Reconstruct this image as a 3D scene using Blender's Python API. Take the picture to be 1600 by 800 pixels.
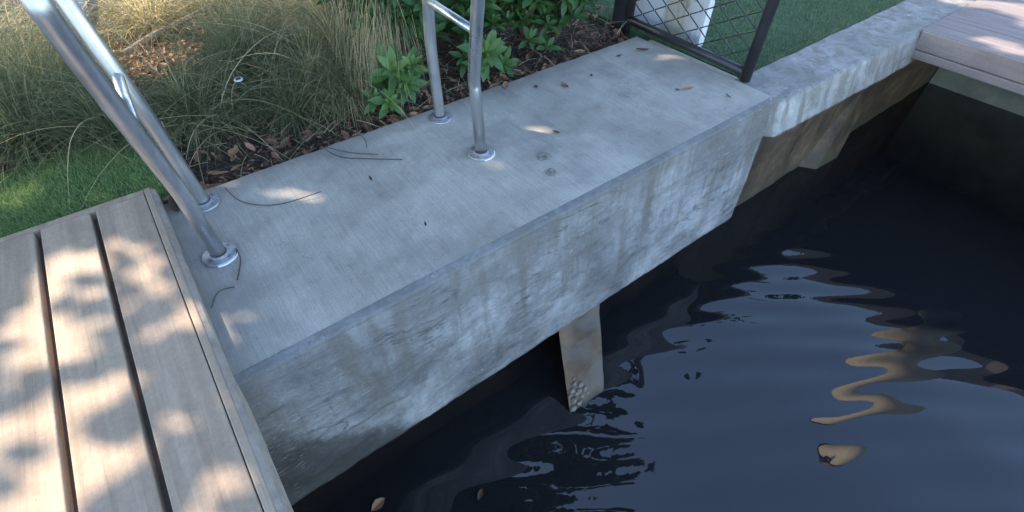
import bpy, bmesh, math, random
from mathutils import Vector, Matrix, noise
R = math.radians
random.seed(7)
rnd = random.random
def uni(a, b): return a + (b - a) * random.random()

# ------------------------------------------------------------------ scene, camera, light
scn = bpy.context.scene
for o in list(bpy.data.objects): bpy.data.objects.remove(o)
COL = scn.collection
cam_d = bpy.data.cameras.new('camera'); cam = bpy.data.objects.new('camera', cam_d); COL.objects.link(cam)
cam_d.sensor_width = 36; cam_d.lens = 17.177; cam_d.clip_start = 0.02; cam_d.clip_end = 2000
rm = Matrix(((0.797, 0.434, -0.420), (-0.604, 0.578, -0.549), (0.005, 0.691, 0.723)))
qq = rm.to_quaternion(); qq.normalize()
cam.location = (0, 0, 1.55); cam.rotation_mode = 'QUATERNION'; cam.rotation_quaternion = qq
scn.camera = cam
SUN_EL, SUN_AZ = R(38), R(126)          # azimuth from +X counter-clockwise
SD = Vector((math.cos(SUN_AZ) * math.cos(SUN_EL), math.sin(SUN_AZ) * math.cos(SUN_EL), math.sin(SUN_EL)))
w = bpy.data.worlds.new('World'); scn.world = w; w.use_nodes = True
wt = w.node_tree; sky = wt.nodes.new('ShaderNodeTexSky'); sky.sky_type = 'NISHITA'; sky.sun_disc = False
sky.sun_elevation = SUN_EL; sky.sun_rotation = math.atan2(SD.x, SD.y); sky.air_density = 1.0; sky.dust_density = 0.8; sky.ozone_density = 1.6
bg = wt.nodes['Background']; wt.links.new(sky.outputs[0], bg.inputs[0]); bg.inputs[1].default_value = 0.15
sd = bpy.data.lights.new('sun', 'SUN'); sd.energy = 2.55; sd.angle = R(0.5); sd.color = (1, 0.85, 0.68)
sun = bpy.data.objects.new('sun', sd); COL.objects.link(sun); sun.rotation_euler = SD.to_track_quat('Z', 'Y').to_euler()
scn.view_settings.view_transform = 'Standard'; scn.view_settings.look = 'None'; scn.view_settings.gamma = 1
scn.view_settings.exposure = 2.45

# ------------------------------------------------------------------ material helpers
class NT:
    def __init__(s, name):
        s.m = bpy.data.materials.new(name); s.m.use_nodes = True; s.t = s.m.node_tree
        s.b = s.t.nodes['Principled BSDF']
        s.co = s.t.nodes.new('ShaderNodeNewGeometry').outputs['Position']
    def lk(s, a, b): s.t.links.new(a, b)
    def n(s, ty): return s.t.nodes.new('ShaderNode' + ty)
    def mapp(s, sc=(1, 1, 1), rot=(0, 0, 0), src=None, loc=(0, 0, 0)):
        m = s.n('Mapping'); m.inputs['Scale'].default_value = sc; m.inputs['Rotation'].default_value = rot; m.inputs['Location'].default_value = loc
        s.lk(src or s.co, m.inputs[0]); return m.outputs[0]
    def noi(s, scale, detail=4, rough=.55, vec=None, dist=0):
        m = s.n('TexNoise'); m.inputs['Scale'].default_value = scale; m.inputs['Detail'].default_value = detail
        m.inputs['Roughness'].default_value = rough; m.inputs['Distortion'].default_value = dist
        s.lk(vec or s.co, m.inputs['Vector']); return m.outputs['Fac']
    def vor(s, scale, vec=None, feat='F1'):
        m = s.n('TexVoronoi'); m.feature = feat; m.inputs['Scale'].default_value = scale; s.lk(vec or s.co, m.inputs['Vector']); return m.outputs['Distance']
    def ramp(s, fac, stops):
        m = s.n('ValToRGB'); e = m.color_ramp.elements
        while len(e) < len(stops): e.new(.5)
        for k, (p, c) in enumerate(stops):
            e[k].position = p; e[k].color = (c, c, c, 1) if not isinstance(c, tuple) else (*c, 1)
        s.lk(fac, m.inputs[0]); return m.outputs[0]
    def mix(s, fac, a, b, mode='MIX'):
        m = s.n('MixRGB'); m.blend_type = mode
        for i, v in ((0, fac), (1, a), (2, b)):
            if isinstance(v, (int, float)): m.inputs[i].default_value = v if i == 0 else (v, v, v, 1)
            elif isinstance(v, tuple): m.inputs[i].default_value = (*v, 1)
            else: s.lk(v, m.inputs[i])
        return m.outputs[0]
    def math(s, op, a, b=0.0, c=None):
        m = s.n('Math'); m.operation = op
        for i, v in ((0, a), (1, b), (2, c)):
            if v is None: continue
            if isinstance(v, (int, float)): m.inputs[i].default_value = v
            else: s.lk(v, m.inputs[i])
        return m.outputs[0]
    def sep(s, src=None):
        m = s.n('SeparateXYZ'); s.lk(src or s.co, m.inputs[0]); return m.outputs
    def col(s, c):
        if isinstance(c, tuple): s.b.inputs['Base Color'].default_value = (*c, 1)
        else: s.lk(c, s.b.inputs['Base Color'])
        return s
    def rough(s, r):
        if isinstance(r, (int, float)): s.b.inputs['Roughness'].default_value = r
        else: s.lk(r, s.b.inputs['Roughness'])
        return s
    def bump(s, h, strength=.4, dist=.01):
        m = s.n('Bump'); m.inputs['Strength'].default_value = strength; m.inputs['Distance'].default_value = dist
        s.lk(h, m.inputs['Height']); s.lk(m.outputs[0], s.b.inputs['Normal']); return s
    def attr(s, name):
        m = s.n('Attribute'); m.attribute_name = name; return m.outputs['Fac']
    def set(s, **k):
        for a, v in k.items(): s.b.inputs[a.replace('_', ' ')].default_value = v
        return s

M = {}
def concrete_top():
    t = NT('broomed_concrete'); x = t.sep()
    big = t.noi(1.3, 5, .6); mid = t.noi(6, 5, .65); fine = t.noi(70, 3, .6)
    broom = t.noi(1, 3, .6, t.mapp((190, 5, 30), (0, 0, R(3)))); broom2 = t.noi(1, 2, .5, t.mapp((60, 1.5, 10), (0, 0, R(2))))
    c = t.ramp(big, [(.3, (.255, .235, .20)), (.5, (.37, .342, .295)), (.7, (.48, .445, .38))])
    c = t.mix(.75, c, t.ramp(mid, [(.25, .70), (.5, 1.0), (.75, 1.13)]), 'MULTIPLY')
    c = t.mix(.55, c, t.ramp(broom, [(.28, .66), (.5, 1.0), (.7, 1.14)]), 'MULTIPLY')
    c = t.mix(.3, c, t.ramp(broom2, [(.3, .82), (.7, 1.12)]), 'MULTIPLY')
    c = t.mix(t.ramp(t.noi(14, 6, .75, None, .6), [(.62, 0.0), (.76, .5)]), c, (.17, .165, .155))
    c = t.mix(t.ramp(t.noi(3.1, 3, .5), [(.62, 0.0), (.72, .35)]), c, (.53, .48, .40))
    c = t.mix(.6, c, t.ramp(t.noi(95, 4, .8), [(.3, .70), (.5, 1.0), (.7, 1.22)]), 'MULTIPLY'); c = t.mix(t.ramp(t.vor(55), [(.03, .6), (.07, 0.0)]), c, (.16, .15, .135))
    # grime gathered along the near end against the wooden deck
    g = t.math('ADD', x[0], t.math('MULTIPLY', t.noi(5, 4, .6), .35))
    c = t.mix(t.ramp(g, [(.02, .42), (.22, 0.0)]), c, (.20, .185, .165))
    ed = t.math('ADD', x[1], t.math('MULTIPLY', t.noi(7, 5, .7), .16))
    c = t.mix(t.ramp(t.math('SUBTRACT', ed, 2.0), [(.40, 0.0), (.56, .55)]), c, (.17, .15, .125))
    bl = t.ramp(t.noi(2.3, 6, .7, None, .4), [(.53, 0.0), (.60, .32), (.75, .55)]); c = t.mix(bl, c, (.22, .205, .19))
    hc = t.math('ABSOLUTE', t.math('SUBTRACT', t.noi(1.1, 6, .6), .47)); c = t.mix(t.math('MULTIPLY', t.ramp(hc, [(.0, .45), (.0018, 0.0)]), t.ramp(t.noi(.9, 2), [(.5, 0.0), (.6, 1.0)])), c, (.12, .115, .11))
    sp = t.ramp(t.vor(38), [(.05, 1.0), (.09, 0.0)]); c = t.mix(t.math('MULTIPLY', sp, t.ramp(t.noi(9, 2), [(.55, 0.0), (.65, .7)])), c, (.13, .12, .11))
    h = t.math('ADD', t.math('MULTIPLY', broom, .7), t.math('MULTIPLY', fine, .5))
    return t.col(c).rough(.88).bump(h, .5, .004).m
def concrete_face(name='weathered_concrete_face', dark=True, warm=0.0):
    t = NT(name); x = t.sep()
    big = t.noi(2.2, 6, .65, None, .5); mid = t.noi(8, 7, .72, None, 1.0); 
    lay = t.noi(1, 6, .7, t.mapp((5, 5, 16), (0, R(6), 0)), 1.2); run = t.noi(1, 4, .6, t.mapp((9, 9, .9)), .3)
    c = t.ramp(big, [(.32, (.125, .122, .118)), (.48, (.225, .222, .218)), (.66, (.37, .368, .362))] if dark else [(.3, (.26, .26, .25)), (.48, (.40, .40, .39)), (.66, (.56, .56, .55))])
    c = t.mix(.8, c, t.ramp(lay, [(.3, .62), (.48, .95), (.7, 1.2)]), 'MULTIPLY')
    c = t.mix(.6, c, t.ramp(mid, [(.3, .68), (.5, 1.0), (.7, 1.16)]), 'MULTIPLY')
    drip = t.math('MULTIPLY', t.ramp(run, [(.46, 0.0), (.6, .8)]), t.ramp(t.math('ADD', t.math('ADD', x[2], 1.0), t.math('MULTIPLY', t.noi(4, 4), .5)), [(.45, .1), (.85, 1.0)]))
    c = t.mix(drip, c, (.15, .135, .115))
    # old splash stain band near the top edge
    zz = t.math('ADD', x[2], t.math('MULTIPLY', t.noi(6, 5, .7), .30))
    band = t.ramp(t.math('ADD', zz, 1.0), [(.68, 0.0), (.86, .45), (1.1, .62)])
    c = t.mix(t.math('MULTIPLY', band, t.ramp(t.noi(3.3, 6, .7), [(.35, .2), (.6, 1.0)])), c, (.19, .18, .165))
    c = t.mix(t.ramp(t.math('ADD', x[2], t.math('MULTIPLY', t.noi(18, 4, .7), .03)), [(-.0, 0.0), (.004, .0)]), c, c) if False else t.mix(t.ramp(t.math('ADD', t.math('ADD', x[2], 1.0), t.math('MULTIPLY', t.noi(25, 4, .7), .02)), [(.975, 0.0), (.99, .42)]), c, (.15, .15, .15))
    # scattered pits and scabs
    pit = t.math('MULTIPLY', t.ramp(t.noi(34, 4, .7, None, .5), [(.60, 0.0), (.68, .85)]), t.ramp(t.noi(3, 3), [(.45, 0.1), (.6, 1.0)]))
    c = t.mix(pit, c, (.12, .115, .11))
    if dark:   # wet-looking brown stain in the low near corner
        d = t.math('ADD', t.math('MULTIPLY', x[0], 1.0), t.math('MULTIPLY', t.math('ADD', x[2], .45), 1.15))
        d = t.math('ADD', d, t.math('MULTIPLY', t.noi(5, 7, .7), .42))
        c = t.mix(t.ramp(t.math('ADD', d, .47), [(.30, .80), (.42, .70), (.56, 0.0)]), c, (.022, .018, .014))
    if warm: c = t.mix(warm, c, (.36, .30, .22))
    t.b.inputs['Specular IOR Level'].default_value = .2
    # fissures and scraped ridges
    w1 = t.noi(1, 5, .6, t.mapp((1.6, 3, 9.0), (0, R(-5), 0)), .35); rid = t.math('ABSOLUTE', t.math('SUBTRACT', w1, .5))
    gate = t.ramp(t.noi(2.6, 4, .6), [(.52, 0.0), (.62, 1.0 if dark else 0.0)])
    fis = t.math('MULTIPLY', t.ramp(rid, [(.0, 1.0), (.010, .6), (.02, 0.0)]), gate)
    c = t.mix(t.math('MULTIPLY', fis, .75), c, (.10, .10, .105))
    scr = t.math('MULTIPLY', t.ramp(t.noi(1, 6, .75, t.mapp((16, 20, 60), (0, R(28), 0)), .5), [(.58, 0.0), (.66, 1.0)]), t.ramp(t.noi(2.9, 3), [(.45, 0.0), (.6, .8)]))
    c = t.mix(t.math('MULTIPLY', scr, .6), c, (.55, .56, .57))
    c = t.mix(.5, c, t.ramp(t.noi(46, 5, .8), [(.3, .72), (.7, 1.22)]), 'MULTIPLY')
    h = t.math('ADD', t.math('MULTIPLY', mid, .8), t.math('ADD', t.math('MULTIPLY', lay, 1.2), t.math('MULTIPLY', t.noi(60, 3), .35)))
    h = t.math('SUBTRACT', h, t.math('MULTIPLY', fis, .8)); h = t.math('ADD', h, t.math('MULTIPLY', scr, .3))
    return t.col(c).rough(.85).bump(h, .6, .013).m
def algae_wall():
    t = NT('stained_seawall_panel'); x = t.sep()
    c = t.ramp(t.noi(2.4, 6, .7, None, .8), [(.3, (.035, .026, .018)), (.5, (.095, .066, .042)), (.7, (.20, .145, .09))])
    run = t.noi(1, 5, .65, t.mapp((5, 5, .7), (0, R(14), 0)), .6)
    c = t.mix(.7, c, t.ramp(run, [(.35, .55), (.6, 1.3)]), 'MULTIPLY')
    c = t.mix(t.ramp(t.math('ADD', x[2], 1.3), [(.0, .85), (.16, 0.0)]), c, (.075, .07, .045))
    return t.col(c).rough(.7).bump(t.noi(22, 6, .7), .5, .015).m
def end_wall():
    t = NT('green_grey_wall'); c = t.ramp(t.noi(3, 5, .6), [(.35, (.12, .13, .11)), (.65, (.23, .235, .20))])
    return t.col(c).rough(.6).bump(t.noi(18, 5), .3, .01).m
def pile_mat():
    t = NT('tan_stained_piling'); x = t.sep()
    c = t.ramp(t.noi(5, 5, .6, t.mapp((1, 1, .6))), [(.32, (.06, .036, .02)), (.5, (.115, .074, .042)), (.7, (.18, .122, .07))])
    c = t.mix(t.ramp(t.noi(1, 4, .55, t.mapp((3, 3, 7)), .4), [(.46, 0.0), (.62, .75)]), c, (.12, .105, .09))
    wet = t.math('ADD', t.math('ADD', x[2], 1.3), t.math('MULTIPLY', t.noi(9, 5, .7), .07)); c = t.mix(t.ramp(wet, [(.035, .9), (.075, 0.0)]), c, (.028, .024, .016))
    return t.col(c).rough(.75).bump(t.noi(40, 5, .7), .5, .01).m
def deck_mat(name, a, b, grain=.75, axis='Y'):
    t = NT(name); x = t.sep(); idx = t.attr('plank')
    sc = (70, 2.2, 30) if axis == 'Y' else (2.2, 70, 30)
    off = t.n('CombineXYZ'); t.lk(t.math('MULTIPLY', idx, 7.0), off.inputs[0]); t.lk(t.math('MULTIPLY', idx, 13.0), off.inputs[1])
    va = t.n('VectorMath'); va.operation = 'ADD'; t.lk(t.co, va.inputs[0]); t.lk(off.outputs[0], va.inputs[1]); v = va.outputs[0]
    g = t.noi(1, 6, .68, t.mapp(sc, src=v), .9); g2 = t.noi(1, 3, .5, t.mapp(tuple(q * .25 for q in sc), src=v), .5)
    c = t.mix(t.ramp(g2, [(.3, 0.0), (.7, 1.0)]), a, b)
    c = t.mix(grain, c, t.ramp(g, [(.27, .62), (.45, .96), (.7, 1.12)]), 'MULTIPLY')
    crack = t.ramp(t.noi(1, 5, .7, t.mapp(tuple(q * (1.5 if q > 50 else 1.8) for q in sc), src=v), .4), [(.66, 0.0), (.72, .75)])
    c = t.mix(crack, c, tuple(q * .40 for q in a))
    c = t.mix(t.ramp(t.noi(3, 5, .6, v), [(.5, 0.0), (.75, .5)]), c, tuple(q * .66 for q in a))
    c = t.mix(.6, c, t.ramp(t.noi(55, 4, .8, v), [(.3, .78), (.7, 1.15)]), 'MULTIPLY')
    c = t.mix(t.ramp(t.vor(19, v), [(.035, .8), (.05, 0.0)]), c, tuple(q * .42 for q in a))
    return t.col(c).rough(.78).bump(t.math('ADD', g, t.math('MULTIPLY', t.noi(120, 2, .6, v), .4)), .45, .004).m
def steel_mat():
    t = NT('galvanised_tube'); x = t.sep()
    s = t.noi(1, 4, .6, t.mapp((30, 30, 1.4)), .4); bl = t.noi(7, 4, .6)
    c = t.ramp(s, [(.3, (.36, .37, .39)), (.6, (.52, .53, .55))]); c = t.mix(t.ramp(bl, [(.55, 0.0), (.7, .6)]), c, (.42, .43, .44))
    t.set(Metallic=.9); t.b.inputs['Base Color']
    return t.col(c).rough(t.ramp(bl, [(.3, .26), (.7, .44)])).bump(s, .12, .002).m
def simple(name, c, r=.6, metal=0, var=.25, scale=20, bs=.2):
    t = NT(name); n = t.noi(scale, 4, .6)
    cc = t.ramp(n, [(.3, tuple(q * (1 - var) for q in c)), (.7, tuple(min(1, q * (1 + var)) for q in c))])
    t.set(Metallic=metal); return t.col(cc).rough(r).bump(n, bs, .003).m
def tinted(name, stops, r=.6, trans=0.0, spec=.3):
    t = NT(name); c = t.ramp(t.attr('tint'), stops); t.col(c).rough(r); t.b.inputs['Specular IOR Level'].default_value = spec
    if trans:
        d = t.n('BsdfTranslucent'); t.lk(c, d.inputs[0]); mx = t.n('MixShader'); mx.inputs[0].default_value = trans
        out = t.t.nodes['Material Output']; t.lk(t.b.outputs[0], mx.inputs[1]); t.lk(d.outputs[0], mx.inputs[2]); t.lk(mx.outputs[0], out.inputs[0])
    return t.m
def mulch_mat():
    t = NT('mulch_soil'); n = t.noi(26, 6, .75, None, .8)
    c = t.ramp(n, [(.3, (.022, .016, .012)), (.5, (.07, .047, .034)), (.7, (.17, .115, .08))])
    return t.col(c).rough(.95).bump(t.math('ADD', n, t.vor(40)), 1.0, .03).m
def turf_mat():
    t = NT('turf_backing'); n = t.noi(240, 3, .7); m2 = t.noi(5, 4, .6)
    c = t.ramp(n, [(.3, (.045, .10, .04)), (.7, (.09, .18, .075))]); c = t.mix(.5, c, t.ramp(m2, [(.3, .7), (.7, 1.3)]), 'MULTIPLY')
    return t.col(c).rough(.9).bump(n, 1, .01).m
def water_mat():
    t = NT('dark_canal_water'); t.col((.0125, .0128, .014)).rough(.012); t.set(IOR=1.53)
    t.b.inputs['Specular IOR Level'].default_value = .5
    return t.m
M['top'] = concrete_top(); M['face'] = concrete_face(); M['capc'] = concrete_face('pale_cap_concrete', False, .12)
M['tanc'] = simple('tan_concrete', (.40, .36, .29), .9, 0, .25, 9, .4); M['wall'] = algae_wall(); M['endwall'] = end_wall(); M['pile'] = pile_mat()
M['postwood'] = simple('pale_tan_post_wood', (.62, .54, .42), .7, 0, .12, 12, .2)
M['deckL'] = deck_mat('weathered_beige_boards', (.325, .235, .165), (.43, .33, .24))
M['deckR'] = deck_mat('weathered_purple_grey_boards', (.185, .15, .14), (.27, .22, .20))
M['steel'] = steel_mat(); M['flange'] = simple('dull_cast_flange', (.34, .345, .36), .5, .7, .3, 40, .3)
M['gapdark'] = simple('dark_joist', (.13, .11, .095), .9)
M['black'] = simple('black_painted_steel', (.028, .028, .032), .42, 0, .3, 8, .1)
M['white'] = simple('dirty_white_paint', (.68, .70, .72), .5, 0, .1, 6, .1)
M['mulch'] = mulch_mat(); M['turf'] = turf_mat(); M['water'] = water_mat()
M['plastic'] = simple('black_plastic', (.02, .02, .02), .4); M['ring'] = simple('white_plastic_ring', (.75, .78, .8), .35, 0, .05)
M['bark'] = simple('grey_brown_bark', (.16, .125, .095), .9, 0, .5, 14, .8)
M['stick'] = simple('dry_stick', (.36, .26, .18), .85, 0, .3, 30, .4)
M['screw'] = simple('bolt_steel', (.35, .35, .36), .3, .9, .1)
M['caulk'] = simple('white_sealant', (.80, .81, .82), .5, 0, .05)
M['stake'] = simple('weathered_stake_wood', (.30, .25, .205), .85, 0, .25, 22, .4)
M['shell'] = simple('oyster_shell', (.19, .165, .125), .6, 0, .35, 60, .6)
M['mud'] = simple('grey_mud', (.20, .19, .17), .95, 0, .3, 50, .8)
M['leafgreen'] = tinted('broad_leaf', [(0, (.03, .075, .022)), (.5, (.065, .145, .04)), (1, (.17, .27, .075))], .42, .25, .4)
M['canopy'] = tinted('canopy_leaf', [(0, (.02, .045, .015)), (1, (.06, .10, .03))], .6, .04)
M['grass'] = tinted('muhly_grass', [(0, (.11, .14, .075)), (.35, (.20, .225, .12)), (.6, (.33, .33, .18)), (.8, (.52, .45, .28)), (1, (.80, .68, .42))], .55, .6, .35)
M['turfblade'] = tinted('turf_fibre', [(0, (.13, .20, .05)), (.6, (.23, .34, .09)), (1, (.40, .50, .20))], .5, .15)
M['lawnblade'] = tinted('lawn_blade', [(0, (.07, .12, .055)), (.6, (.12, .18, .09)), (1, (.20, .27, .15))], .6, .15)
M['litter'] = tinted('leaf_litter', [(0, (.045, .028, .02)), (.4, (.15, .078, .048)), (.75, (.34, .18, .105)), (1, (.52, .33, .19))], .75, .05)
M['needle'] = simple('dark_dry_needle', (.07, .06, .05), .7)

# ------------------------------------------------------------------ object helpers
class MB:
    def __init__(s): s.v = []; s.f = []; s.t = []
    def add(s, vs, fs, tint=.5):
        b = len(s.v); s.v += [tuple(p) for p in vs]; s.f += [tuple(b + i for i in f) for f in fs]; s.t += [tint] * len(vs)
    def build(s, name, mat, parent=None, smooth=False, attr='tint'):
        me = bpy.data.meshes.new(name); me.from_pydata(s.v, [], s.f); me.materials.append(mat)
        a = me.attributes.new(attr, 'FLOAT', 'POINT'); a.data.foreach_set('value', s.t)
        if smooth: me.polygons.foreach_set('use_smooth', [True] * len(me.polygons))
        me.update(); o = bpy.data.objects.new(name, me); COL.objects.link(o)
        if parent: o.parent = parent; o.matrix_parent_inverse = Matrix.Translation(-Vector(parent.location)) if parent.type == 'EMPTY' and False else Matrix()
        if parent:
            for v in me.vertices: v.co -= Vector(parent.location) if parent.type == 'EMPTY' else Vector()
        return o
    def box(s, a, b, tint=.5):
        x0, y0, z0 = a; x1, y1, z1 = b
        s.add([(x0, y0, z0), (x1, y0, z0), (x1, y1, z0), (x0, y1, z0), (x0, y0, z1), (x1, y0, z1), (x1, y1, z1), (x0, y1, z1)],
              [(0, 3, 2, 1), (4, 5, 6, 7), (0, 1, 5, 4), (1, 2, 6, 5), (2, 3, 7, 6), (3, 0, 4, 7)], tint)
    def tube(s, pts, r, n=12, tint=.5, cap=True):
        pts = [Vector(p) for p in pts]; rs = r if isinstance(r, (list, tuple)) else [r] * len(pts)
        vs = []; fs = []; up = None
        for i, p in enumerate(pts):
            d = (pts[min(i + 1, len(pts) - 1)] - pts[max(i - 1, 0)]).normalized()
            if up is None: up = d.orthogonal().normalized()
            up = (up - d * up.dot(d)).normalized(); sd_ = d.cross(up)
            for k in range(n):
                a = 2 * math.pi * k / n; vs.append(p + (up * math.cos(a) + sd_ * math.sin(a)) * rs[i])
        for i in range(len(pts) - 1):
            for k in range(n): fs.append((i * n + k, i * n + (k + 1) % n, (i + 1) * n + (k + 1) % n, (i + 1) * n + k))
        if cap: fs.append(tuple(range(n))[::-1]); fs.append(tuple((len(pts) - 1) * n + k for k in range(n)))
        s.add(vs, fs, tint)
def soft_box(a, b, bev=.004, tint=.5, seg=2):
    m = MB(); m.box(a, b, tint); return m
def bevel(o, wd, seg=2):
    md = o.modifiers.new('bevel', 'BEVEL'); md.width = wd; md.segments = seg; md.limit_method = 'ANGLE'; md.angle_limit = R(30); return o
def empty(name, loc):
    o = bpy.data.objects.new(name, None); o.location = loc; o.empty_display_size = .1; COL.objects.link(o); return o
def tag(o, label, cat, group=None):
    o['label'] = label; o['category'] = cat
    if group: o['group'] = group
    return o
def kind(o, k): o['kind'] = k; return o
def smooth_path(pts, n=6):
    pts = [Vector(p) for p in pts]; P = [pts[0]] + pts + [pts[-1]]; out = []
    for i in range(1, len(P) - 2):
        for k in range(n):
            t = k / n; a, b, c, d = P[i - 1], P[i], P[i + 1], P[i + 2]
            out.append(.5 * ((2 * b) + (c - a) * t + (2 * a - 5 * b + 4 * c - d) * t * t + (3 * b - a - 3 * c + d) * t ** 3))
    out.append(pts[-1]); return out
def fbm(x, y, z, o=4): return noise.fractal(Vector((x, y, z)), 1.0, 2.0, o)

# ------------------------------------------------------------------ setting
ZW = -1.30
def waves(x, y):
    wx = x + .35 * noise.noise(Vector((x * .5, y * .5, 3.1))); wy = y + .35 * noise.noise(Vector((x * .5, y * .5, 9.7)))
    z = 0
    for (dx, dy, k, a, ph) in ((.58, .81, 27, .0027, .9), (.78, .62, 14.5, .0018, 1.3), (.95, -.3, 8.5, .0014, 2.1), (.25, .97, 41, .0006, .4)):
        z += a * math.sin((wx * dx + wy * dy) * k + ph)
    z += .0032 * noise.noise(Vector((x * 1.7, y * 1.7, 0)))
    calm = min(1, max(.10, (4.6 - x) / 1.6)) * min(1, max(.25, (1.5 - y) / 1.0))
    # small disturbed patch
    d = math.hypot((x - 1.75) / .55, (y + .02) / .45); p = math.exp(-d * d)
    z = z * calm + p * (.0007 * noise.noise(Vector((x * 14, y * 8, 5))) + .0003 * noise.noise(Vector((x * 34, y * 20, 7))))
    return z
def axis(lo, hi, st, far0, far1):
    a = []; v = lo; 
    while v < hi: a.append(v); v += st
    g = st; left = []; v = lo
    while v > far0: g *= 1.5; v -= g; left.append(max(v, far0))
    g = st; right = [hi]; v = hi
    while v < far1: g *= 1.5; v += g; right.append(min(v, far1))
    return left[::-1] + a + right
xs = axis(-.6, 8.0, .028, -400, 400); ys = axis(-2.6, 1.62, .028, -400, 1.62)
m = MB(); nx = len(xs)
vs = [(x, y, ZW + (waves(x, y) if -.7 < x < 8.1 and y > -2.8 else 0)) for y in ys for x in xs]
m.add(vs, [(j * nx + i, j * nx + i + 1, (j + 1) * nx + i + 1, (j + 1) * nx + i) for j in range(len(ys) - 1) for i in range(nx - 1)])
kind(m.build('water', M['water'], smooth=True), 'structure')

# ground behind the seawall
m = MB()
gx = axis(-2.2, 4.2, .05, -400, 400); gy = axis(1.56, 7.2, .05, 1.56, 400)
vs = []
for y in gy:
    for x in gx:
        z = -.06 + (.022 * fbm(x * 3, y * 3, 0) + .03 * fbm(x * .8, y * .8, 4) if y > 2.55 else 0); vs.append((x, y, z - (.1 if y < 2.4 else 0)))
n_ = len(gx)
m.add(vs, [(j * n_ + i, j * n_ + i + 1, (j + 1) * n_ + i + 1, (j + 1) * n_ + i) for j in range(len(gy) - 1) for i in range(n_ - 1)])
kind(m.build('ground', M['mulch'], smooth=True), 'structure')
def sheet(name, poly, z, mat, st=.06, amp=.004):
    m = MB(); x0 = min(p[0] for p in poly); x1 = max(p[0] for p in poly); y0 = min(p[1] for p in poly); y1 = max(p[1] for p in poly)
    m.box((x0, y0, z - .12), (x1, y1, z)); return kind(m.build(name, mat), 'structure')
sheet('artificial_turf', [(-6, 2.50), (-.10, 3.20)], -.012, M['turf'])
sheet('lawn', [(3.2, 1.592), (14, 12)], -.022, M['turf'])

# ------------------------------------------------------------------ concrete platform
X0, X1, YB, YF = -.42, 3.09, 2.472, 1.263
def platform():
    root = empty('concrete_platform', (1.4, 1.9, 0))
    tag(root, 'long grey concrete block with broom-finished top and stained front face, overhanging the dark water', 'concrete platform')
    # top slab surface: profile (y, z) swept along x
    nxs = 260; m = MB(); vs = []; prof = [(YB, -.16), (YB, -.004), (YB - .006, 0)] + [(YB - .02 - (YB - .02 - 1.303) * k / 40, 0) for k in range(41)]
    for i in range(nxs + 1):
        x = X0 + (X1 - X0) * i / nxs
        for j, (y, z) in enumerate(prof):
            zz = z; yy = y
            if j <= 2: yy += .008 * fbm(x * 5, 0, 2) + (.016 * max(0, fbm(x * 17, 3, 2) - .25))
            else: zz += .0012 * fbm(x * 4, y * 4, 1)
            ex = 0
            if i == nxs: ex = .006 * fbm(y * 12, 1, 1)
            vs.append((x + ex, yy, zz))
    L = len(prof)
    m.add(vs, [(i * L + j, i * L + j + 1, (i + 1) * L + j + 1, (i + 1) * L + j) for i in range(nxs) for j in range(L - 1)])
    m.build('top_surface', M['top'], root, smooth=True)
    # front face with rounded, tooled edge
    m = MB(); vs = []; prof = [(1.303, 0.0), (1.296, -.0008), (1.288, -.005), (1.276, -.009), (1.267, -.013), (1.262, -.022), (1.264, -.028)]
    nz = 56
    for k in range(1, nz + 1):
        f = k / nz; prof.append((1.264 - .074 * f, -.028 - .872 * f))
    prof += [(1.24, -.906), (1.40, -.90), (1.56, -.88)]
    L = len(prof)
    for i in range(nxs + 1):
        u = i / nxs
        for j, (y, z) in enumerate(prof):
            xe = X1 + (2.984 - X1) * (-z / .9); x = X0 + (xe - X0) * u
            d = 0; zz = z
            if j > 6 and j < 7 + nz:
                fade = min(1, (j - 6) / 5)
                d = fade * (.006 * fbm(x * 2.5, 0, z * 4, 4) + .004 * fbm(x * 9 + 5 * z, 4, z * 14, 4))
                led = -.22 - .03 * fbm(x * 1.5, 7, 0); 
                if abs(z - led) < .03: d -= .006 * (1 - abs(z - led) / .03) * (fbm(x * 3, 2, 0) > -.1)
                # spalled ledge at the low near corner
                lx = -.70 + .30 * (x + .05)
                if x < .42 and x > -.12 and 0 < z - (-.60 + .05 * fbm(x * 9, 1, 1)) < .04: d -= .012
            if j in (2, 3, 4): d = .004 * fbm(x * 14, 3, 3) + .010 * max(0, fbm(x * 6, 8, 3) - .42); zz += .003 * fbm(x * 21, 9, 3) - .006 * max(0, fbm(x * 9, 2, 3) - .35)
            if j >= 6 + nz and j < L - 2: zz += .004 * fbm(x * 4, 5, 1) + .005 * fbm(x * 25, 5, 1)
            vs.append((x, y + d, zz))
    m.add(vs, [(i * L + j, i * L + j + 1, (i + 1) * L + j + 1, (i + 1) * L + j) for i in range(nxs) for j in range(L - 1)])
    a = L * nxs
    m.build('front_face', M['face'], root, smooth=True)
    m = MB(); m.add([(X1, YB, 0), (X1, 1.303, 0), (X1, 1.263, -.02), (2.984, 1.19, -.9), (2.984, 1.56, -.88), (3.05, YB, -.3)], [(0, 1, 2, 3, 4, 5)])
    m.build('end_face', M['face'], root)
    m = MB(); m.box((3.075, 1.60, -.12), (3.165, 2.38, -.010)); bevel(m.build('end_strip', M['tanc'], root), .008)
platform()

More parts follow.
